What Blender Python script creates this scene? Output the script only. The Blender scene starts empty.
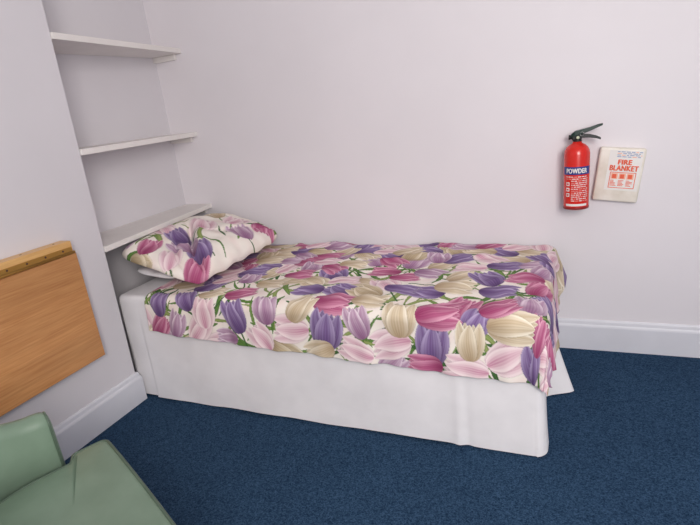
import bpy, bmesh, math, random
import numpy as np
from mathutils import Vector, Matrix
random.seed(7); rng = np.random.RandomState(11)
S = bpy.context.scene
COL = S.collection
S.view_settings.view_transform = 'Standard'
PI = math.pi

# ------------------------------------------------------------ helpers
def lin(c):
    out = []
    for v in c:
        v = v / 255.0
        out.append(v / 12.92 if v <= 0.04045 else ((v + 0.055) / 1.055) ** 2.4)
    return out
def L4(c): return (*lin(c), 1.0)

def tag(o, label=None, cat=None, group=None, kind=None):
    if label: o['label'] = label
    if cat: o['category'] = cat
    if group: o['group'] = group
    if kind: o['kind'] = kind
    return o
def empty(name, loc, rz=0.0):
    o = bpy.data.objects.new(name, None); COL.objects.link(o)
    o.location = loc; o.rotation_euler = (0, 0, rz); o.empty_display_size = 0.05
    return o
def mobj(name, verts, faces, mat, parent=None, smooth=True, origin=(0, 0, 0)):
    me = bpy.data.meshes.new(name)
    ox, oy, oz = origin
    me.from_pydata([(v[0] - ox, v[1] - oy, v[2] - oz) for v in verts], [], faces)
    me.update()
    if smooth: me.polygons.foreach_set('use_smooth', [True] * len(me.polygons))
    me.materials.append(mat)
    o = bpy.data.objects.new(name, me); COL.objects.link(o)
    if parent: o.parent = parent
    return o
def bm_obj(name, bm, mat, parent=None, smooth=False):
    bmesh.ops.recalc_face_normals(bm, faces=bm.faces)
    me = bpy.data.meshes.new(name); bm.to_mesh(me); bm.free()
    if smooth: me.polygons.foreach_set('use_smooth', [True] * len(me.polygons))
    me.materials.append(mat)
    o = bpy.data.objects.new(name, me); COL.objects.link(o)
    if parent: o.parent = parent
    return o
def add_box(bm, lo, hi, bevel=0.0, seg=2, M=None):
    r = bmesh.ops.create_cube(bm, size=1.0)
    vs = r['verts']
    for v in vs:
        v.co = Vector([lo[i] + (v.co[i] + 0.5) * (hi[i] - lo[i]) for i in range(3)])
    if bevel:
        es = list({e for v in vs for e in v.link_edges})
        rr = bmesh.ops.bevel(bm, geom=es, offset=bevel, segments=seg, affect='EDGES', profile=0.5)
        vs = list({v for f in rr['faces'] for v in f.verts} | {v for v in vs if v.is_valid})
    if M is not None:
        for v in vs: v.co = M @ v.co
    return vs
def box(name, lo, hi, mat, parent=None, bevel=0.0, seg=2, M=None, smooth=False):
    bm = bmesh.new(); add_box(bm, lo, hi, bevel, seg, M)
    return bm_obj(name, bm, mat, parent, smooth)
def prism(name, poly, z0, z1, mat, parent=None, bevel=0.0):
    bm = bmesh.new()
    b = [bm.verts.new((x, y, z0)) for x, y in poly]; t = [bm.verts.new((x, y, z1)) for x, y in poly]
    n = len(poly)
    bm.faces.new(b[::-1]); bm.faces.new(t)
    for i in range(n): bm.faces.new((b[i], b[(i + 1) % n], t[(i + 1) % n], t[i]))
    if bevel: bmesh.ops.bevel(bm, geom=list(bm.edges), offset=bevel, segments=2, affect='EDGES', profile=0.5)
    return bm_obj(name, bm, mat, parent)
def lathe(name, prof, mat, parent=None, n=48, M=None):
    vs, fs = [], []
    for (r, z) in prof:
        for k in range(n):
            a = 2 * PI * k / n; p = Vector((r * math.cos(a), r * math.sin(a), z))
            vs.append(tuple(M @ p if M is not None else p))
    for i in range(len(prof) - 1):
        for k in range(n):
            a, b = i * n + k, i * n + (k + 1) % n
            fs.append((a, b, b + n, a + n))
    fs.append(tuple(range(n))[::-1]); fs.append(tuple(range((len(prof) - 1) * n, len(prof) * n)))
    return mobj(name, vs, fs, mat, parent)
def tube(name, pts, r, mat, parent=None, closed=False, n=10):
    pts = [Vector(p) for p in pts]; N = len(pts); vs, fs = [], []
    up = Vector((0, 0, 1))
    for i, p in enumerate(pts):
        a = pts[(i - 1) % N] if (closed or i > 0) else p
        b = pts[(i + 1) % N] if (closed or i < N - 1) else p
        t = (b - a).normalized()
        s = t.cross(up)
        if s.length < 1e-3: s = t.cross(Vector((1, 0, 0)))
        s.normalize(); w = s.cross(t)
        rr = r[i] if isinstance(r, (list, tuple)) else r
        for k in range(n):
            an = 2 * PI * k / n
            vs.append(tuple(p + s * rr * math.cos(an) + w * rr * math.sin(an)))
    for i in range(N if closed else N - 1):
        for k in range(n):
            j = (i + 1) % N
            fs.append((i * n + k, i * n + (k + 1) % n, j * n + (k + 1) % n, j * n + k))
    if not closed:
        fs.append(tuple(range(n))[::-1]); fs.append(tuple(range((N - 1) * n, N * n)))
    return mobj(name, vs, fs, mat, parent)

# ------------------------------------------------------------ materials
def mat(name, color, rough=0.6, spec=0.5, metal=0.0):
    m = bpy.data.materials.new(name); m.use_nodes = True
    b = m.node_tree.nodes['Principled BSDF']
    b.inputs['Base Color'].default_value = L4(color); b.inputs['Roughness'].default_value = rough
    b.inputs['Specular IOR Level'].default_value = spec; b.inputs['Metallic'].default_value = metal
    return m
def nodes(m): return m.node_tree.nodes, m.node_tree.links, m.node_tree.nodes['Principled BSDF']
def noise_mat(name, c1, c2, scale, rough=0.7, bump=0.0, bscale=None, lo=0.35, hi=0.65, stretch=(1, 1, 1), detail=4, spec=0.5, bdist=0.002):
    m = mat(name, c1, rough, spec); N, Lk, B = nodes(m)
    tc = N.new('ShaderNodeTexCoord'); mp = N.new('ShaderNodeMapping'); mp.inputs['Scale'].default_value = stretch
    Lk.new(tc.outputs['Object'], mp.inputs['Vector'])
    nz = N.new('ShaderNodeTexNoise'); nz.inputs['Scale'].default_value = scale; nz.inputs['Detail'].default_value = detail
    Lk.new(mp.outputs[0], nz.inputs['Vector'])
    cr = N.new('ShaderNodeValToRGB'); cr.color_ramp.elements[0].position = lo; cr.color_ramp.elements[1].position = hi
    cr.color_ramp.elements[0].color = L4(c1); cr.color_ramp.elements[1].color = L4(c2)
    Lk.new(nz.outputs['Fac'], cr.inputs['Fac']); Lk.new(cr.outputs['Color'], B.inputs['Base Color'])
    if bump:
        n2 = N.new('ShaderNodeTexNoise'); n2.inputs['Scale'].default_value = bscale or scale; n2.inputs['Detail'].default_value = 3
        Lk.new(tc.outputs['Object'], n2.inputs['Vector'])
        bp = N.new('ShaderNodeBump'); bp.inputs['Strength'].default_value = bump; bp.inputs['Distance'].default_value = bdist
        Lk.new(n2.outputs['Fac'], bp.inputs['Height']); Lk.new(bp.outputs[0], B.inputs['Normal'])
    return m
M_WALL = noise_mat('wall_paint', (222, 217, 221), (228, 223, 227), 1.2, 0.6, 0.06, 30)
M_WALL_L_DIM = noise_mat('wall_paint_left_dimmed', (208, 204, 208), (214, 210, 214), 1.4, 0.6, 0.06, 30)  # same wall paint, with dimmer light on the left side put into the colour
M_SHELF = noise_mat('shelf_paint', (226, 221, 217), (232, 227, 223), 6, 0.45, 0.08, 60)
M_SKIRT = noise_mat('skirting_paint', (212, 212, 219), (218, 218, 225), 5, 0.4, 0.06, 30)
M_CEIL = mat('ceiling_paint', (235, 233, 232), 0.8)
M_WHITE_CLOTH = noise_mat('white_cotton', (230, 227, 229), (237, 234, 236), 8, 0.9, 0.2, 500, spec=0.2, bdist=0.001)
M_MATTRESS = mat('mattress_ticking', (225, 222, 220), 0.9)
M_GREEN = noise_mat('green_vinyl', (112, 133, 115), (121, 142, 124), 9, 0.40, 0.25, 700, bdist=0.0006)
M_GREEN_D = noise_mat('green_vinyl_piping', (76, 94, 79), (83, 101, 86), 9, 0.4)
M_DARKWOOD = noise_mat('dark_leg_wood', (70, 45, 28), (95, 62, 38), 20, 0.45, stretch=(1, 1, .2))
M_RED = mat('extinguisher_red', (214, 34, 22), 0.25, 0.6)
M_REDD = mat('extinguisher_base_red', (140, 22, 20), 0.4, 0.5)
M_BLACK = mat('black_plastic', (22, 26, 26), 0.4)
M_BRASS = mat('brass', (190, 150, 80), 0.4, metal=1.0)
M_STEEL = mat('steel', (170, 170, 170), 0.3, metal=1.0)
M_BLUE = mat('label_blue', (28, 52, 130), 0.4)
M_LWHITE = mat('label_white', (232, 229, 225), 0.4)
M_PINKW = mat('label_print_pink', (226, 150, 140), 0.4)
M_PLASTIC = noise_mat('cream_plastic', (222, 214, 200), (238, 232, 222), 14, 0.35)
M_ORANGE = mat('label_orange', (228, 92, 58), 0.5)
M_PALEOR = mat('label_pale_orange', (240, 176, 150), 0.5)
M_PALEBL = mat('label_pale_blue', (130, 150, 190), 0.5)
M_GREENHANDLE = mat('dark_green_lever', (14, 46, 38), 0.35)
M_YEL = mat('gauge_face', (215, 220, 190), 0.4)

# carpet : small looped tufts with random shade
M_CARPET = mat('carpet', (35, 62, 96), 0.97, 0.05)
N, Lk, B = nodes(M_CARPET)
tc = N.new('ShaderNodeTexCoord')
vo = N.new('ShaderNodeTexVoronoi'); vo.inputs['Scale'].default_value = 290
vo2 = N.new('ShaderNodeTexVoronoi'); vo2.inputs['Scale'].default_value = 200
n2 = N.new('ShaderNodeTexNoise'); n2.inputs['Scale'].default_value = 2.6; n2.inputs['Detail'].default_value = 6
for q in (vo, vo2, n2): Lk.new(tc.outputs['Object'], q.inputs['Vector'])
sp = N.new('ShaderNodeSeparateColor'); Lk.new(vo.outputs['Color'], sp.inputs[0])
sp2 = N.new('ShaderNodeSeparateColor'); Lk.new(vo2.outputs['Color'], sp2.inputs[0])
av = N.new('ShaderNodeMath'); av.operation = 'MULTIPLY_ADD'; av.inputs[1].default_value = .4
Lk.new(sp2.outputs[0], av.inputs[0])
av2 = N.new('ShaderNodeMath'); av2.operation = 'MULTIPLY'; av2.inputs[1].default_value = .6
Lk.new(sp.outputs[0], av2.inputs[0]); Lk.new(av2.outputs[0], av.inputs[2])
c1 = N.new('ShaderNodeValToRGB'); e = c1.color_ramp.elements
e[0].position = .1; e[1].position = .95; e[0].color = L4((22, 42, 65)); e[1].color = L4((61, 88, 116))
Lk.new(av.outputs[0], c1.inputs['Fac'])
c2 = N.new('ShaderNodeValToRGB'); e = c2.color_ramp.elements
e[0].position = .3; e[1].position = .7; e[0].color = (.86, .86, .88, 1); e[1].color = (1.03, 1.03, 1.03, 1)
Lk.new(n2.outputs['Fac'], c2.inputs['Fac'])
mx = N.new('ShaderNodeMix'); mx.data_type = 'RGBA'; mx.blend_type = 'MULTIPLY'; mx.inputs[0].default_value = 1
Lk.new(c1.outputs[0], mx.inputs[6]); Lk.new(c2.outputs[0], mx.inputs[7]); Lk.new(mx.outputs[2], B.inputs['Base Color'])
bp = N.new('ShaderNodeBump'); bp.inputs['Strength'].default_value = .2; bp.inputs['Distance'].default_value = .002; bp.invert = True
Lk.new(vo.outputs['Distance'], bp.inputs['Height']); Lk.new(bp.outputs[0], B.inputs['Normal'])

def wood(name, ca, cb, strip=.045):
    m = mat(name, ca, 0.36); N, Lk, B = nodes(m)
    tc = N.new('ShaderNodeTexCoord'); mp = N.new('ShaderNodeMapping'); mp.inputs['Scale'].default_value = (30, 1.4, 30)
    Lk.new(tc.outputs['Object'], mp.inputs['Vector'])
    a = N.new('ShaderNodeTexNoise'); a.inputs['Scale'].default_value = 5; a.inputs['Detail'].default_value = 6; a.inputs['Distortion'].default_value = .3
    Lk.new(mp.outputs[0], a.inputs['Vector'])
    cr = N.new('ShaderNodeValToRGB'); cr.color_ramp.elements[0].position = .25; cr.color_ramp.elements[1].position = .75
    cr.color_ramp.elements[0].color = L4(ca); cr.color_ramp.elements[1].color = L4(cb)
    Lk.new(a.outputs['Fac'], cr.inputs['Fac'])
    sx = N.new('ShaderNodeSeparateXYZ'); Lk.new(tc.outputs['Object'], sx.inputs[0])
    dv = N.new('ShaderNodeMath'); dv.operation = 'DIVIDE'; dv.inputs[1].default_value = strip; Lk.new(sx.outputs[2], dv.inputs[0])
    fl = N.new('ShaderNodeMath'); fl.operation = 'FLOOR'; Lk.new(dv.outputs[0], fl.inputs[0])
    wn = N.new('ShaderNodeTexWhiteNoise'); wn.noise_dimensions = '1D'; Lk.new(fl.outputs[0], wn.inputs['W'])
    mr = N.new('ShaderNodeMapRange'); mr.inputs[3].default_value = .88; mr.inputs[4].default_value = 1.08; Lk.new(wn.outputs['Value'], mr.inputs[0])
    vm = N.new('ShaderNodeVectorMath'); vm.operation = 'SCALE'; Lk.new(cr.outputs[0], vm.inputs[0]); Lk.new(mr.outputs[0], vm.inputs['Scale'])
    Lk.new(vm.outputs[0], B.inputs['Base Color'])
    return m
M_WOOD = wood('beech_laminate', (176, 118, 68), (202, 148, 94))
M_WOOD2 = wood('beech_rail', (200, 152, 92), (220, 176, 112), 1.0)

def tulip_mat(name):
    m = mat(name, (255, 255, 255), 0.85, 0.25); N, Lk, B = nodes(m)
    at = N.new('ShaderNodeAttribute'); at.attribute_name = 'Col'
    Lk.new(at.outputs['Color'], B.inputs['Base Color'])
    tc = N.new('ShaderNodeTexCoord'); nz = N.new('ShaderNodeTexNoise'); nz.inputs['Scale'].default_value = 420
    Lk.new(tc.outputs['Object'], nz.inputs['Vector'])
    bp = N.new('ShaderNodeBump'); bp.inputs['Strength'].default_value = .2; bp.inputs['Distance'].default_value = .001
    Lk.new(nz.outputs['Fac'], bp.inputs['Height']); Lk.new(bp.outputs[0], B.inputs['Normal'])
    return m
M_TULIP = tulip_mat('tulip_print_cotton')
M_TULIP2 = tulip_mat('tulip_print_pillowcase')

# ------------------------------------------------------------ camera (real eye height 1.3 m)
CR = Vector((.9184, .3792, -.1125)); CD = Vector((.0153, -.3189, -.9478)); CF = Vector((-.3953, .8687, -.2985))
CF.normalize(); CR = (CR - CF * CR.dot(CF)).normalized(); CU = CR.cross(CF)
camd = bpy.data.cameras.new('camera'); cam = bpy.data.objects.new('camera', camd); COL.objects.link(cam)
Mx = Matrix((CR, CU, -CF)).transposed().to_4x4(); Mx.translation = (0, 0, 1.3)
cam.matrix_world = Mx; camd.sensor_width = 36; camd.lens = 36 * 504 / 700; camd.clip_start = .02
S.camera = cam

# ------------------------------------------------------------ room
YB = 2.522; XL = -1.963; XA = -2.245; YE = 1.595; XR = 2.4; YR = -1.4; HC = 2.5
LEAN = .026
def xl(z): return XL + LEAN * z
def struct(o): o['kind'] = 'structure'; return o
struct(box('floor', (XA - .1, YR, -.05), (XR, YB + .1, 0), M_CARPET))
struct(box('wall_back', (XA - .1, YB, 0), (XR, YB + .1, HC), M_WALL))
struct(box('wall_alcove', (XA - .1, YE, 0), (XA, YB, HC), M_WALL_L_DIM))
wl = struct(box('wall_left', (XA - .1, YR, 0), (XL, YE, HC), M_WALL_L_DIM, bevel=.004))
for v in wl.data.vertices:
    if v.co.x > XA: v.co.x += LEAN * v.co.z
struct(box('ceiling', (XA - .1, YR, HC), (XR, YB + .1, HC + .05), M_CEIL))
SK = [(0, 0), (.018, 0), (.018, .122), (.016, .130), (.012, .136), (.010, .150), (.006, .156), (0, .157)]
def skirting(name, path, lean=0):
    vs, fs = [], []; n = len(SK)
    for (x, y, nx, ny) in path:
        for (d, z) in SK: vs.append((x + nx * d + (lean * z if nx else 0), y + ny * d, z))
    for i in range(len(path) - 1):
        for k in range(n):
            a, b = i * n + k, i * n + (k + 1) % n
            fs.append((a, b, b + n, a + n))
    fs.append(tuple(range(n))[::-1]); fs.append(tuple(range((len(path) - 1) * n, len(path) * n)))
    o = mobj(name, vs, fs, M_SKIRT, smooth=False); struct(o); return o
skirting('baseboard_back', [(XA, YB, 0, -1), (XR, YB, 0, -1)])
skirting('baseboard_left', [(XL, YR, 1, 0), (XL, YE, 1, 1), (XA, YE, 0, 1)], LEAN)

# ------------------------------------------------------------ alcove shelves
shelf_labels = ['highest white painted shelf in the alcove left of the bed',
                'middle white painted shelf in the alcove, halfway up the wall',
                'lowest white painted alcove shelf, just above the pillow']
for zt, lab in zip((1.708, 1.245, .808), shelf_labels):
    t = empty('wall_shelf', (XA, 2.06, zt - .026)); tag(t, lab, 'shelf', 'white shelves in the alcove')
    poly = [(XA, YE), (xl(zt) + .008, YE), (-2.045, YB), (XA, YB)]
    poly = [(x - XA, y - 2.06) for x, y in poly]
    prism('shelf_board', poly, 0, .026, M_SHELF, t, .002)
    box('support_batten', (0.0, YB - .02 - 2.06, -.03), (.16, YB - 2.06, 0), M_SHELF, t, .002)
    box('support_batten', (0.0, YE - 2.06, -.03), (.22, YE + .02 - 2.06, 0), M_SHELF, t, .002)

# ------------------------------------------------------------ tulip print painter
def C(*c): return np.array(lin(c))
PAL = {
 'purple':  (C(68, 44, 88), C(114, 84, 138), C(186, 170, 204)),
 'magenta': (C(128, 38, 82), C(172, 74, 120), C(230, 176, 196)),
 'cream':   (C(150, 124, 94), C(206, 186, 154), C(245, 236, 218)),
 'pink':    (C(178, 76, 126), C(224, 176, 194), C(248, 238, 234)),
 'mauve':   (C(118, 68, 112), C(172, 130, 162), C(232, 216, 226)),
 'olive':   (C(134, 112, 82), C(190, 170, 136), C(236, 224, 202)),
}
GREENS = [C(80, 112, 54), C(58, 90, 48), C(100, 126, 66), C(124, 138, 82)]
def paint(A, Bc, tulips, leaves):
    col = np.empty(A.shape + (3,)); col[:] = C(240, 233, 224)
    tint = .5 + .5 * np.sin(A * 31 + 2 * np.sin(Bc * 23)) * np.sin(Bc * 37 + 1.3 * np.sin(A * 19))
    col -= (tint ** 2)[..., None] * np.array([.04, .10, .08])
    def leaf(it, stem=False):
        (x, y, ang, Ln, W, bend, g) = it
        dx, dy = A - x, Bc - y
        mk = (dx * dx + dy * dy) < (Ln * 1.1) ** 2
        if not mk.any(): return
        ca, sa = math.cos(ang), math.sin(ang)
        p = (dx[mk] * ca + dy[mk] * sa) / Ln; q = (-dx[mk] * sa + dy[mk] * ca)
        q = q - bend * Ln * np.sin(PI * np.clip(p, 0, 1))
        w = np.full_like(p, W) if stem else W * np.clip(np.sin(PI * np.clip(p, 0, 1) ** .8), 0, 1) ** .8 + .0012
        inn = (p > 0) & (p < 1) & (np.abs(q) < w)
        e = np.abs(q) / w
        gc = GREENS[g]
        cc = gc[None] * (1.45 - .5 * e[:, None] + .2 * np.sin(q[:, None] * 900))
        sub = col[mk]; sub[inn] = cc[inn]; col[mk] = sub
    def tulip(it):
        (x, y, ang, Ln, pal) = it
        dx, dy = A - x, Bc - y
        mk = (dx * dx + dy * dy) < (Ln * .8) ** 2
        if not mk.any(): return
        ca, sa = math.cos(ang), math.sin(ang)
        p = (dx[mk] * ca + dy[mk] * sa) / Ln + .5; q = (-dx[mk] * sa + dy[mk] * ca) / Ln
        D, Mi, Li = PAL[pal]; sub = col[mk]
        ph = (x * 57 + y * 91) % 6.28
        wide = 1.08 + .12 * math.sin(ph * 3)
        cs = .06 * math.sin(ph * 2)
        petals = [(-.42, .08, 1.0, .13, .84), (.42, .08, .95, .13, .87), (-1, .0, 1.03, .170, .95), (1, .0, .98, .182, .98), (cs, -.01, .94, .222, 1.0)]
        for k, (side, p0, p1, wm, br) in enumerate(petals):
            t = np.clip((p - p0) / (p1 - p0), 0, 1)
            if abs(side) >= .4: c = side * (.06 + .26 * t ** .9 - .08 * t ** 2.4) * wide
            else: c = side * np.sin(PI * t)
            w = wm * wide * (t ** .47) * (np.clip(1 - t, 0, 1) ** .72) / .445 + 1e-4
            inn = (p > p0) & (p < p1) & (np.abs(q - c) < w)
            s = (q - c) / w; e = np.abs(s)
            vein = .5 + .5 * np.sin(s * 7 + 2.5 * t + ph + k); vein2 = .5 + .5 * np.sin(s * 24 + ph + 3 * t)
            if pal == 'pink':
                f = np.clip((1 - e) * 1.5 - .25, 0, 1) * (1 - .6 * t) * (.6 + .4 * vein2)
                cc = Li[None] * (1 - f[:, None]) + D[None] * f[:, None]
                cc = cc * .72 + Mi[None] * .28
            else:
                lite = np.clip((e - .45) * 1.7, 0, .9) * (.4 + .6 * t) + .38 * vein * t
                f = np.clip(.05 + lite + .20 * vein2 * t, 0, 1)
                cc = Mi[None] * (1 - f[:, None]) + Li[None] * f[:, None]
                g = np.clip(1 - t * 1.7, 0, 1) * .6 + .30 * (1 - vein2) * (1 - .4 * t) * np.clip(1.1 - e, 0, 1)
                g = np.clip(g, 0, 1)[:, None]
                cc = cc * (1 - g) + D[None] * g
            ed = np.clip((e - .93) / .07, 0, 1)[:, None] * .5
            cc = cc * br * (1 - ed) + (Mi[None] * .6 + D[None] * .25) * ed
            rim = (p > p0) & (p < p1) & (np.abs(q - c) < w * 1.06 + .012) & ~inn
            sub[rim] *= .90
            sub[inn] = cc[inn]
        col[mk] = sub
    for l in leaves: leaf(l)
    for i, t in enumerate(tulips):
        x, y, ang, Ln, pal = t; r = math.sin(x * 77 + y * 31)
        leaf((x - math.cos(ang) * Ln * .45, y - math.sin(ang) * Ln * .45, ang + PI + .3 * r, .13, .0038, .18 * r, i % 3), True)
    for i, t in enumerate(tulips): tulip(t)
    return np.clip(col, 0, 1)
def random_field(a0, a1, b0, b1, sa, sb, rnd, fixed=(), l0=.134, l1=.166, ex=.087, keep=None):
    tl, lv = [], []
    pals = ['purple', 'magenta', 'cream', 'pink', 'mauve', 'cream', 'magenta', 'purple', 'pink', 'olive', 'pink', 'cream', 'mauve']
    row = 0; b = b0
    while b < b1:
        a = a0 + (row % 2) * sa * .5; k = 0
        while a < a1:
            x = a + rnd.uniform(-.018, .018); y = b + rnd.uniform(-.013, .013)
            if all((x - f[0]) ** 2 + (y - f[1]) ** 2 > ex ** 2 for f in fixed):
                ang = -PI / 2 + rnd.choice([-1.3, -1.0, -.6, -.2, .3, .7, 1.1, 1.4, 2.2])
                it = (x, y, ang, rnd.uniform(l0, l1), pals[(k * 2 + row * 5 + rnd.randint(0, 1)) % 13])
                if keep is None or keep(x, y, rnd): tl.append(it)
            for q in range(2):
                lv.append((x + rnd.uniform(-.07, .07), y + rnd.uniform(-.06, .06), rnd.uniform(0, 6.28), rnd.uniform(.12, .21), rnd.uniform(.005, .011), rnd.uniform(-.25, .25), rnd.randint(0, 3)))
            a += sa; k += 1
        b += sb; row += 1
    rnd.shuffle(tl); rnd.shuffle(lv)
    return tl, lv
def snoise(x, y, seed, freq, n=10):
    r = np.random.RandomState(seed); out = 0
    for i in range(n):
        a = r.uniform(0, 2 * PI); f = freq * r.uniform(.6, 1.6); ph = r.uniform(0, 6.28)
        out = out + np.sin((x * math.cos(a) + y * math.sin(a)) * f + ph)
    return out / math.sqrt(n)
def set_colors(me, rgb):
    ca = me.color_attributes.new('Col', 'FLOAT_COLOR', 'POINT')
    buf = np.ones((len(me.vertices), 4), dtype=np.float32); buf[:, :3] = rgb
    ca.data.foreach_set('color', buf.ravel())
def grid_faces(na, nb, flip=False):
    i = np.arange(na - 1)[:, None]; j = np.arange(nb - 1)[None]
    a = (i * nb + j).ravel(); b = a + nb; c = b + 1; d = a + 1
    return np.stack([a, d, c, b] if flip else [a, b, c, d], 1).tolist()

# ------------------------------------------------------------ bed
BX0, BX1, BY0, BY1 = -2.01, -.075, 1.638, 2.487
bed = empty('single_bed', ((BX0 + BX1) / 2, (BY0 + BY1) / 2, 0))
tag(bed, 'single divan bed in white valance sheet against the back wall', 'bed')
ox, oy = bed.location.x, bed.location.y
box('divan_base', (BX0 + .03 - ox, BY0 + .03 - oy, .01), (BX1 - .03 - ox, BY1 - .02 - oy, .30), M_MATTRESS, bed, .01)
box('mattress', (BX0 + .02 - ox, BY0 + .02 - oy, .302), (BX1 - .02 - ox, BY1 - .015 - oy, .522), M_MATTRESS, bed, .03, 4, smooth=True)
def perimeter(x0, x1, y0, y1, r, step):
    out = []
    def line(ax, ay, bx, by, nx, ny):
        L = math.hypot(bx - ax, by - ay); n = max(2, int(L / step))
        for k in range(n): out.append((ax + (bx - ax) * k / n, ay + (by - ay) * k / n, nx, ny))
    def arc(cx, cy, a0):
        for k in range(12):
            a = a0 + PI / 2 * k / 12; out.append((cx + r * math.cos(a), cy + r * math.sin(a), math.cos(a), math.sin(a)))
    line(x0 + r, y0, x1 - r, y0, 0, -1); arc(x1 - r, y0 + r, -PI / 2)
    line(x1, y0 + r, x1, y1 - r, 1, 0); arc(x1 - r, y1 - r, 0)
    line(x1 - r, y1, x0 + r, y1, 0, 1); arc(x0 + r, y1 - r, PI / 2)
    line(x0, y1 - r, x0, y0 + r, -1, 0); arc(x0 + r, y0 + r, PI)
    return out
per = perimeter(BX0, BX1, BY0, BY1, .030, .008)
prof = [(-.028, .546), (-.020, .5455), (-.012, .542), (-.006, .536), (-.002, .526), (0, .512)] + [(0, z) for z in np.linspace(.495, .006, 48)]
vs, fs = [], []; n = len(per)
for (ins, z) in prof:
    dp = max(0, (.5 - z) / .5)
    for k, (x, y, nx, ny) in enumerate(per):
        s = x * 1.0 + y * 1.3
        w = .003 * dp * (math.sin(s * 9) + .5 * math.sin(s * 21 + 1)) + .0010 * math.sin(s * 7 + z * 18)
        if ny < -.5:
            w += .006 * dp * math.exp(-((x + .37) / .016) ** 2) - .005 * dp * math.exp(-((x + .335) / .016) ** 2)
            am = min(1, (.5 - z) * 6) if z < .5 else 0
            w += float(snoise(np.float64(x), np.float64(z * 1.3), 8, 20, 6)) * .0012 * (.4 + .6 * dp) * am
            w += float(snoise(np.float64(x + z * .2), np.float64(z * .3), 9, 50, 5)) * .0005 * am
        fl = .014 * dp
        if ny < -.5 and x < -1.88: fl = .002 * dp; w = min(w, .003)
        if nx > .3:
            fl = .020 * dp if y < 1.72 else -.008 * dp
            fl += .125 * dp ** 1.5 * math.exp(-((y - 2.10) / .05) ** 2)
        if ny > .5: fl = 0; w = min(w, .002)
        d = ins + w + fl
        zz = z
        if z < .01: zz += .003 * math.sin(s * 9) + .003
        vs.append((x + nx * d, y + ny * d, zz))
for i in range(len(prof) - 1):
    for k in range(n):
        a, b = i * n + k, i * n + (k + 1) % n
        fs.append((a, a + n, b + n, b))
fs.append(tuple(range(n)))
v = mobj('valance_sheet', vs, fs, M_WHITE_CLOTH, bed, origin=(ox, oy, 0))

# ------------------------------------------------------------ quilt
ZT = .566; R = .05; A0 = -.105; YC = 1.664; YQ = 2.472; XQ = -1.815
def front_over(a):
    t = (a - XQ) / (A0 - XQ); return .205 + .075 * np.clip(t, 0, 1.1) ** .8
def px_to_cloth(px, py):
    ray = CR * (px - 350) - CU * (py - 262.5) + CF * 504
    s = (ZT - 1.3) / ray.z; X, Y = ray.x * s, ray.y * s
    if Y > YC - .02: return X, YQ - Y
    s = 1.612 / ray.y; X = ray.x * s; Z = 1.3 + ray.z * s
    return X, (YQ - YC) + .0285 + max(0, ZT - Z)
P = 'purple'; Mg = 'magenta'; Cr = 'cream'; Pk = 'pink'; Mv = 'mauve'
U = -90
FIX = [(157,303,P,U,.12),(178,324,Mv,U+20,.12),(181,297,P,U-30,.12),(203,313,Pk,U,.13),(234,316,P,U-20,.14),(214,293,Cr,U+70,.12),(242,293,Mg,U+60,.13),
 (263,309,Mv,U-10,.12),(228,337,Mv,180,.10),(262,337,Pk,U-40,.12),(291,329,Pk,180,.14),(297,306,Cr,U+30,.14),(326,331,P,U+10,.15),(333,301,Mg,0,.15),
 (357,322,Mv,U-20,.12),(357,350,Pk,200,.13),(320,352,Cr,160,.12),(370,300,Cr,0,.13),(398,318,Cr,U,.14),(391,344,Pk,165,.14),(437,313,Mg,-10,.15),(432,345,P,U+5,.15),
 (425,365,Mg,180,.12),(470,342,Cr,U,.13),(474,325,P,U+30,.11),(466,368,Pk,190,.14),(513,329,Cr,0,.15),(508,358,Pk,U+60,.14),(548,337,Mg,U,.14),(540,367,P,U,.13),
 (500,308,Mg,U+60,.13),(530,306,Mv,U,.13),(499,291,P,0,.13),(455,288,Cr,0,.14),(525,279,Mg,180,.13),(402,289,P,10,.13),(309,290,P,180,.12),(345,280,Pk,-20,.13),
 (272,283,Cr,0,.13),(385,271,Mg,180,.13),(430,272,Mv,20,.13),(470,268,Pk,180,.13),(300,274,Mg,-15,.13),(355,265,Cr,0,.13),(505,266,P,0,.13)]
fixed = []
for (px, py, pal, deg, Ln) in FIX:
    a, b = px_to_cloth(px, py)
    fixed.append((a, b, math.radians(deg), Ln * 1.14, pal))
rnd = random.Random(5)
tl, lv = random_field(-1.9, .22, -.04, 1.15, .116, .092, rnd, fixed)
random.Random(3).shuffle(fixed)
na, nb = 780, 450
sA = np.linspace(0, 1, na)[:, None] * np.ones((1, nb)); sB = np.ones((na, 1)) * np.linspace(0, 1, nb)[None]
Aq = XQ + sA * (A0 + .235 - XQ)
Aq = Aq + (1 - sA) * .012 * np.sin(sB * 9)
btot = (YQ - YC) + front_over(Aq)
Bq = sB * btot
da = np.clip(Aq - A0, 0, None); db = np.clip(Bq - (YQ - YC), 0, None)
hyp = np.sqrt(da ** 2 + db ** 2) + 1e-9
d = (da ** 4 + db ** 4) ** .25
dirx, diry = da / hyp, db / hyp
th = np.clip(d / R, 0, PI / 2)
ho = R * np.sin(th); drop = R * (1 - np.cos(th)) + np.clip(d - R * PI / 2, 0, None)
hang = np.clip(drop / .25, 0, 1.3)
sper = np.where(db > da, Aq, Bq + A0)
fold = hang * (.006 * np.sin(sper * 15 + .5) + .005 * np.sin(sper * 34 + 1) + .004 * np.sin(sper * 61)) + .010 * hang + .022 * hang * dirx
fold = fold + hang * dirx * (.04 * np.exp(-((Bq - .06) / .06) ** 2))
fold = np.maximum(fold, -.001)
drop = drop * (1 - .35 * dirx * np.exp(-(Bq / .12) ** 2))
ho2 = ho + fold
X = np.minimum(Aq, A0) + dirx * ho2
Y = (YQ - np.minimum(Bq, YQ - YC)) - diry * ho2
top = (1 - np.clip(d / R, 0, 1))
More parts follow.
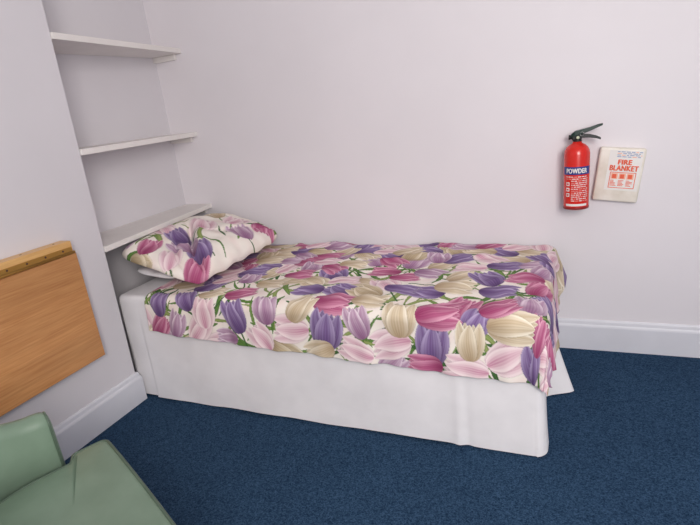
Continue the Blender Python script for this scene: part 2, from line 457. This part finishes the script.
bump = .005 * snoise(Aq, Bq, 3, 16) + .003 * snoise(Aq, Bq, 4, 42) + .0012 * snoise(Aq, Bq, 5, 90)
bump = bump + .004 * np.sin((Aq * .5 + Bq) * 60 + 2 * np.sin(Aq * 7)) * np.exp(-((Bq - .25) / .2) ** 2) * (.5 + .5 * np.sin(Aq * 5))
bump = np.clip(bump, -.006, .018)
press = 1 / (1 + np.exp(-(Aq + 1.47) / .02))
bump = bump * (.15 + .85 * press)
backe = np.clip((.03 - Bq) / .03, 0, 1)
Z = ZT - drop + bump * (.3 + .7 * top) - .008 * backe ** 2 - .004 * (1 - press) * top
rgb = paint(Aq, Bq, tl + fixed, lv)
vsq = np.stack([X, Y, Z], -1).reshape(-1, 3)
qo = mobj('tulip_quilt', vsq.tolist(), grid_faces(na, nb, True), M_TULIP)
set_colors(qo.data, rgb.reshape(-1, 3))
sm = qo.modifiers.new('thickness', 'SOLIDIFY'); sm.thickness = .006; sm.offset = -1
tag(qo, 'quilt printed with purple, magenta and cream tulips spread over the bed', 'quilt')

# ------------------------------------------------------------ pillows
def pillow(name, cx, cy, cz, hx, hy, ht, hb, tiltY, material, seed, step, wr, painted, rz=0, tiltX=0):
    na, nb = int(2 * hx / step), int(2 * hy / step)
    u = np.linspace(-1, 1, na)[:, None] * np.ones((1, nb)); v = np.ones((na, 1)) * np.linspace(-1, 1, nb)[None]
    rc = 1 - .13 * (np.abs(u) * np.abs(v)) ** 3.5
    x = hx * u * (1 - .01 * (1 - v ** 2)) * rc; y = hy * v * (1 - .01 * (1 - u ** 2)) * rc
    f = np.clip(1 - np.abs(u) ** 3.2, 0, 1) ** .46 * np.clip(1 - np.abs(v) ** 3.6, 0, 1) ** .42
    nz = wr * snoise(x, y, seed, 11) * f + wr * .55 * snoise(x, y, seed + 1, 34) * f ** .5 + wr * .18 * snoise(x, y, seed + 2, 80) * f ** .5
    nz = nz + .004 * np.sin(x * 60 + 2 * np.sin(y * 8)) * np.abs(v) ** 3 * f ** .4
    crease = 0; droop = 0; low = 1
    if painted:
        dl = .64 * x + .768 * y + .082 + .012 * np.sin(x * 18)
        act = 1 / (1 + np.exp(-(x + .10) / .03))
        side = 1 / (1 + np.exp(dl / .010))
        low = 1 - .32 * side * act
        crease = (-.044 * np.exp(-(dl / .013) ** 2) + .020 * np.exp(-((dl - .05) / .032) ** 2)) * f * act
        d4 = .64 * x + .768 * y + .17 + .01 * np.sin(x * 25)
        crease = crease - .016 * np.exp(-(d4 / .010) ** 2) * f * act + .008 * np.exp(-((d4 - .035) / .02) ** 2) * f * act
        d3 = .9 * x - .43 * y - .03
        crease = crease - .014 * np.exp(-(d3 / .012) ** 2) * f * (1 / (1 + np.exp(-(y - .02) / .03)))
        d5 = .3 * x + .95 * y + .16
        crease = crease - .012 * np.exp(-(d5 / .010) ** 2) * f * (1 / (1 + np.exp((x + .04) / .03)))
        droop = -.032 * np.clip(-v, 0, 1) ** 2 * np.clip(u, 0, 1) ** 1.5 + .006 * np.sin(y * 45) * np.clip(u, 0, 1) ** 6
    zt = ht * f * low + nz + crease + droop; zb = -hb * f + droop
    zt = np.maximum(zt, zb + .001 * f)
    top = np.stack([x, y, zt], -1).reshape(-1, 3); bot = np.stack([x, y, zb], -1).reshape(-1, 3)
    idx = np.arange(na * nb).reshape(na, nb); ib = idx.copy(); inner = idx[1:-1, 1:-1]
    keep = inner.ravel(); ib[1:-1, 1:-1] = na * nb + np.arange(keep.size).reshape(inner.shape)
    allv = np.concatenate([top, bot[keep]])
    fa = grid_faces(na, nb)
    fb = np.stack([ib[:-1, :-1].ravel(), ib[:-1, 1:].ravel(), ib[1:, 1:].ravel(), ib[1:, :-1].ravel()], 1).tolist()
    o = mobj(name, allv.tolist(), fa + fb, material)
    if painted:
        r2 = random.Random(seed)
        fx = [(.15, .10, 2.6, .17, 'mauve'), (.03, .22, 1.9, .17, 'pink'), (.18, .26, -.8, .15, 'magenta'), (-.04, .03, 2.2, .17, 'pink'), (-.14, .25, 2.6, .16, 'cream'),
              (.14, -.21, 2.5, .17, 'purple'), (.02, -.19, 2.9, .16, 'mauve'), (-.10, -.29, 2.0, .15, 'magenta'), (-.18, -.10, 2.6, .16, 'pink'), (.05, -.31, 2.2, .15, 'pink'),
              (.20, -.31, 2.0, .15, 'magenta'), (-.07, -.12, 2.7, .17, 'purple')]
        t2, l2 = random_field(-.35, .35, -.5, .5, .118, .10, r2, fx, .13, .15, .11,
                              lambda a, b, r: not (.64 * a + .768 * b + .12 > 0 and a > -.2) and r.random() < .7)
        l2 = [l for l in l2 if r2.random() < (.2 if (.64 * l[0] + .768 * l[1] + .02 > 0) else .5)]
        c = paint(x, y, t2 + fx, l2).reshape(-1, 3); set_colors(o.data, np.concatenate([c, c[keep]]))
    o.location = (cx, cy, cz); o.rotation_euler = (tiltX, tiltY, rz)
    return o
wp = pillow('pillow', -1.850, 2.085, .618, .145, .345, .022, .028, math.radians(7), M_WHITE_CLOTH, 21, .008, .004, False)
tag(wp, 'flat white pillow lying underneath the tulip-patterned one', 'pillow')
tp = pillow('pillow', -1.760, 2.060, .678, .266, .386, .092, .018, math.radians(13), M_TULIP2, 33, .0031, .009, True, rz=math.radians(-2))
tag(tp, 'plump tulip-patterned pillow on top at the head of the bed', 'pillow')

# ------------------------------------------------------------ fold-down table on the left wall
XT = xl(.85)
tb = empty('fold_down_table', (XT, .93, .86)); tag(tb, 'folded-down wooden drop-leaf table fixed to the left wall', 'table')
TY0, TY1 = .45, 1.40
def lb(lo, hi): return (lo[0] - XT, lo[1] - .93, lo[2] - .86), (hi[0] - XT, hi[1] - .93, hi[2] - .86)
lo, hi = lb((XT + .001, TY0, .853), (XT + .062, TY1 - .005, .896)); box('rail_top', lo, hi, M_WOOD2, tb, .003)
lo, hi = lb((XT + .001, TY0, .79), (XT + .024, TY1 - .01, .852)); box('wall_rail', lo, hi, M_WOOD2, tb, .002)
lo, hi = lb((XT + .036, TY0, .362), (XT + .056, TY1 + .01, .840)); lf = box('drop_leaf', lo, hi, M_WOOD, tb, .003)
hp = box('hinge_strip', (.0615, TY0 - .93, -.0075), (.0632, TY1 - .94, .012), M_BRASS, tb)
hg = tube('piano_hinge', [(.060, TY0 - .93, -.0135), (.060, TY1 - .93, -.0135)], .0062, M_BRASS, tb)
for k in range(12):
    yy = TY0 + .04 + k * .078
    Mrot = Matrix.Translation((.0630, yy - .93, .003)) @ Matrix.Rotation(PI / 2, 4, 'Y')
    lathe('screw', [(.0044, -.002), (.0044, .0008), (.003, .0012)], M_DARKWOOD, tb, 12, Mrot)
for yy in (.60, .90, 1.20, 1.34):
    lathe('screw', [(.0045, .034), (.0045, .0365), (.003, .037)], M_DARKWOOD, tb, 12, Matrix.Translation((.03, yy - .93, 0)))

# ------------------------------------------------------------ green tub chair
ch = empty('tub_armchair', (-1.030, .622, 0), -math.atan2(.43, .90))
tag(ch, 'pale green vinyl tub armchair with piped seat cushion', 'armchair')
secs = []
Ri, T = .330, .068
angs = [PI + PI * k / 48 for k in range(49)]
AT = .572; RT = .034
def section(cx, cy, nx, ny, ztop, sh, zs):
    pts = []; hw = T / 2 * sh; mx_, my_ = cx + nx * T / 2, cy + ny * T / 2
    prof = [(-hw, .20 + zs), (-hw, ztop - RT - zs)]
    for k in range(1, 8):
        a = PI - PI * k / 8; prof.append((hw * math.cos(a), ztop - RT - zs + RT * math.sin(a) * (sh ** .5)))
    prof += [(hw, ztop - RT - zs), (hw, .20 + zs)]
    for (dd, z) in prof: pts.append((mx_ + nx * dd, my_ + ny * dd, z))
    return pts
def ztop(a): return AT + .20 * math.sin(a - PI) ** 1.5 if 0 < a - PI < PI else AT
ends = [(.058, .45, .024), (.056, .75, .014), (.050, .92, .007), (.038, .99, .002), (.02, 1, 0)]
for (e_, sh, zs) in ends: secs.append(section(-Ri, -.050 + e_ , -1, 0, AT, sh, zs))
for a in angs: secs.append(section(Ri * math.cos(a), Ri * math.sin(a) - .050, math.cos(a), math.sin(a), ztop(a), 1, 0))
for (e_, sh, zs) in ends[::-1]: secs.append(section(Ri, -.050 + e_, 1, 0, AT, sh, zs))
vs = [p for s in secs for p in s]; m_ = len(secs[0]); fs = []
for i in range(len(secs) - 1):
    for k in range(m_):
        a, b = i * m_ + k, i * m_ + (k + 1) % m_
        fs.append((a, a + m_, b + m_, b))
fs.append(tuple(range(m_))); fs.append(tuple(range((len(secs) - 1) * m_, len(secs) * m_))[::-1])
bk = mobj('backrest', vs, fs, M_GREEN, ch)
for si in (2, len(secs) - 3): tube('piping', secs[si], .0035, M_GREEN_D, bk, False, 8)
def outline(o):
    pts = []
    FR = .128
    def corner(cx, cy, r, a0, a1, n=6):
        for k in range(n + 1):
            a = a0 + (a1 - a0) * k / n; pts.append((cx + r * math.cos(a), cy + r * math.sin(a)))
    w = .345 - o
    corner(w - .022, FR - o - .022, .022, 0, PI / 2)
    for k in range(1, 12):
        xx = (w - .03) * (1 - 2 * k / 12); pts.append((xx, FR - o + .004 * (1 - (xx / w) ** 2)))
    corner(-w + .022, FR - o - .022, .022, PI / 2, PI)
    corner(-w + .012, .038 + o, .012, PI, PI * 1.5, 3)
    ri = .304 - o
    for k in range(0, 33):
        a = PI + PI * k / 32; pts.append((ri * math.cos(a), ri * math.sin(a) - .045 + (.06 if k in (0, 32) else 0)))
    corner(w - .012, .038 + o, .012, -PI / 2, 0, 3)
    return pts
rings = [(.006, .288), (.001, .292), (0, .302), (-.001, .350), (0, .405), (.002, .411), (.008, .415), (.012, .416)]
vs, fs = [], []
for (o_, z) in rings:
    for (x, y) in outline(o_): vs.append((x, y, z))
base = outline(.012)
for f_, z in ((.92, .418), (.8, .421), (.6, .423), (.3, .424)):
    for (x, y) in base: vs.append((x * f_, (y + .05) * f_ - .05, z))
n = len(base); nr = len(rings) + 4
for i in range(nr - 1):
    for k in range(n):
        a, b = i * n + k, i * n + (k + 1) % n; fs.append((a, b, b + n, a + n))
fs.append(tuple(range(n))[::-1]); fs.append(tuple(range((nr - 1) * n, nr * n)))
seat = mobj('seat_cushion', vs, fs, M_GREEN, ch)
tube('piping', [(x, y, .412) for x, y in outline(.002)], .0048, M_GREEN_D, seat, True, 8)
tube('piping', [(x, y, .297) for x, y in outline(.0)], .0045, M_GREEN_D, seat, True, 8)
pl = [(x * .96, (y + .1) * .96 - .1) for x, y in outline(.01)]
prism('seat_base', pl, .17, .284, M_GREEN, ch)
for (lx, ly) in ((-.27, .06), (.27, .06), (-.22, -.26), (.22, -.26)):
    tube('leg', [(lx * 1.12, ly + (.02 if ly > 0 else -.03), 0), (lx, ly, .172)], [.011, .019], M_DARKWOOD, ch, n=14)

# ------------------------------------------------------------ text
def text_obj(name, body, width, height, fn, material, parent, bold=.0):
    """bold = extra stroke in metres: shifted copies of the glyphs, each a hair further out"""
    cu = bpy.data.curves.new(name, 'FONT'); cu.body = body; cu.size = 1; cu.align_x = 'CENTER'; cu.space_character = 1.08
    t = bpy.data.objects.new(name, cu); COL.objects.link(t)
    dg = bpy.context.evaluated_depsgraph_get(); me = bpy.data.meshes.new_from_object(t.evaluated_get(dg))
    bpy.data.objects.remove(t)
    co = [v.co.copy() for v in me.vertices]; fc_ = [tuple(p.vertices) for p in me.polygons]
    x0, x1 = min(c.x for c in co), max(c.x for c in co); y0, y1 = min(c.y for c in co), max(c.y for c in co)
    vs, fs = [], []
    offs = [(0, 0)] + ([(bold, 0), (-bold, 0), (0, bold * .6), (0, -bold * .6)] if bold else [])
    for i, (ax, az) in enumerate(offs):
        b0 = len(vs)
        for c in co:
            p = fn(((c.x - x0) / (x1 - x0) - .5) * width + ax, ((c.y - y0) / (y1 - y0) - .5) * height + az)
            vs.append((p[0], p[1] - .00025 * i, p[2]))
        fs += [tuple(k + b0 for k in f) for f in fc_]
    return mobj(name, vs, fs, material, parent, smooth=False)

# ------------------------------------------------------------ fire extinguisher
ex = empty('fire_extinguisher', (.033, YB - .078, .742)); tag(ex, 'red powder fire extinguisher hung on the back wall', 'fire extinguisher')
RB = .0525
cyl = lathe('cylinder', [(.040, 0), (.047, .001), (.052, .008), (RB, .016), (RB, .240), (.050, .256), (.042, .270), (.030, .280), (.020, .285), (.018, .292)], M_RED, ex, 64)
lathe('base_ring', [(.053, .0), (.0536, .003), (.0536, .009), (.053, .011)], M_REDD, ex, 64)
lathe('valve_collar', [(.017, .290), (.018, .293), (.018, .298), (.015, .301)], M_BLACK, ex, 32)
box('valve_body', (-.022, -.015, .298), (.018, .015, .324), M_BLACK, ex, .005)
def lever(name, pts, wd, th, m):
    vs, fs = [], []
    for (x, z, w) in pts:
        vs += [(x, -wd * w, z - th * w), (x, wd * w, z - th * w), (x, wd * w, z + th * w), (x, -wd * w, z + th * w)]
    for i in range(len(pts) - 1):
        for k in range(4):
            a, b = i * 4 + k, i * 4 + (k + 1) % 4; fs.append((a, b, b + 4, a + 4))
    fs.append((3, 2, 1, 0)); q = (len(pts) - 1) * 4; fs.append((q, q + 1, q + 2, q + 3))
    o = mobj(name, vs, fs, m, ex, smooth=False)
    b = o.modifiers.new('round', 'BEVEL'); b.width = .002; b.segments = 2
    return o
lever('squeeze_lever', [(-.026, .316, 1.1), (-.010, .326, 1.5), (.02, .333, 1.4), (.052, .342, 1.1), (.080, .352, .9), (.098, .357, .6)], .011, .0068, M_GREENHANDLE)
lever('carry_handle', [(-.01, .313, 1.3), (.02, .315, 1.3), (.05, .312, 1.1), (.074, .306, .9), (.092, .298, .7)], .011, .006, M_BLACK)
Mn = Matrix.Translation((-.020, 0, .311)) @ Matrix.Rotation(-PI / 2, 4, 'Y')
lathe('nozzle', [(.008, 0), (.007, .006), (.010, .008), (.011, .014), (.008, .015)], M_BLACK, ex, 20, Mn)
Mg_ = Matrix.Translation((.002, -.015, .310)) @ Matrix.Rotation(PI / 2, 4, 'X')
g_ = lathe('pressure_gauge', [(.008, 0), (.009, .004), (.009, .008), (.0075, .009)], M_BLACK, ex, 24, Mg_)
lathe('gauge_face', [(.0066, .0088), (.0066, .0094)], M_YEL, g_, 24, Mg_)
tube('safety_pin_ring', [(.018 + .008 * math.cos(a), -.019, .324 + .008 * math.sin(a)) for a in [k * PI / 8 for k in range(16)]], .0011, M_STEEL, ex, True, 6)
br = box('wall_bracket', (-.018, .048, .03), (.018, .078, .27), M_BLACK, ex, .002)
def curved(name, x0, x1, z0, z1, m, off, parent):
    n_ = 24; vs = []
    for k in range(n_ + 1):
        a = (x0 + (x1 - x0) * k / n_) / RB
        for (r_, z) in ((RB + off, z0), (RB + off, z1)): vs.append((r_ * math.sin(a), -r_ * math.cos(a), z))
    return mobj(name, vs, [(2 * k, 2 * k + 2, 2 * k + 3, 2 * k + 1) for k in range(n_)], m, parent)
lab = curved('label', -.064, .064, .155, .189, M_BLUE, .0008, ex)
fc = lambda zc, xc=0: (lambda x, z: Vector(((RB + .0016) * math.sin((x + xc) / RB), -(RB + .0016) * math.cos((x + xc) / RB), z + zc)))
text_obj('lettering', 'POWDER', .086, .020, fc(.172), M_LWHITE, ex, .0012)
rl = random.Random(4)
for i in range(13):
    zz = .144 - i * .0088
    x = -.022 if i > 1 else -.045
    while x < .044:
        w_ = rl.uniform(.006, .016); curved('printed_line', x, min(x + w_, .048), zz, zz + .0034, M_LWHITE if rl.random() < .7 else M_PINKW, .0008, ex); x += w_ + .0025
for i in range(3):
    curved('pictogram', -.045, -.029, .106 - i * .024, .122 - i * .024, M_LWHITE, .0008, ex)
    curved('pictogram_mark', -.041, -.033, .110 - i * .024, .118 - i * .024, M_RED, .0012, ex)
curved('label_strip', -.046, .046, .016, .026, M_LWHITE, .0008, ex)

# ------------------------------------------------------------ fire blanket case
fb = empty('fire_blanket_case', (.203, YB - .018, .870)); fb.rotation_euler = (0, math.radians(7), 0)
tag(fb, 'white plastic fire blanket case hung crookedly beside the extinguisher', 'fire blanket case')
HW, HH = .090, .118
box('case', (-HW, -.016, -HH), (HW, .018, HH), M_PLASTIC, fb, .009, 4, smooth=True)
def flat(name, x0, x1, z0, z1, m, d=.0166):
    return mobj(name, [(x0, -d, z0), (x1, -d, z0), (x1, -d, z1), (x0, -d, z1)], [(0, 1, 2, 3)], m, fb, smooth=False)
ff = lambda xc, zc, d=.0178: (lambda x, z: Vector((x + xc, -d, z + zc)))
flat('label', -.050, .080, -.066, .108, M_LWHITE)
text_obj('lettering', 'FIRE', .052, .020, ff(.015, .058), M_ORANGE, fb, .0018)
text_obj('lettering', 'BLANKET', .110, .022, ff(.015, .032), M_ORANGE, fb, .0015)
for z_ in (.100, .093, .086, .079):
    x = -.02
    while x < .072:
        w_ = rl.uniform(.006, .018); flat('printed_line', x, min(x + w_, .076), z_, z_ + .0032, M_PALEBL if rl.random() < .7 else M_PALEOR, .0172); x += w_ + .004
flat('picture_panel', -.036, .066, -.056, .014, M_ORANGE, .0172)
flat('picture_panel', -.033, .063, -.053, .011, M_LWHITE, .0174)
for i in range(3):
    flat('pictogram', -.031 + i * .031, -.004 + i * .031, -.016, .009, M_PALEOR, .0176)
    flat('pictogram_mark', -.026 + i * .031, -.010 + i * .031, -.013, .005, M_ORANGE, .0179)
    for j in range(5):
        flat('printed_line', -.031 + i * .031, -.031 + .027 * rl.uniform(.5, 1) + i * .031, -.024 - j * .0055, -.0210 - j * .0055, M_ORANGE, .0178)

# ------------------------------------------------------------ light
W = bpy.data.worlds.new('world'); S.world = W; W.use_nodes = True
W.node_tree.nodes['Background'].inputs[0].default_value = (.84, .88, 1.0, 1); W.node_tree.nodes['Background'].inputs[1].default_value = .45
def area(name, loc, target, sx, sy, e, col):
    l = bpy.data.lights.new(name, 'AREA'); l.shape = 'RECTANGLE'; l.size = sx; l.size_y = sy; l.energy = e; l.color = col
    o = bpy.data.objects.new(name, l); COL.objects.link(o); o.location = loc
    o.rotation_euler = (Vector(target) - Vector(loc)).to_track_quat('-Z', 'Y').to_euler()
    return o
area('window_light', (.9, -1.0, 1.9), (-1.1, 2.4, 1.5), 1.1, 1.3, 88, (1.0, .95, .91))
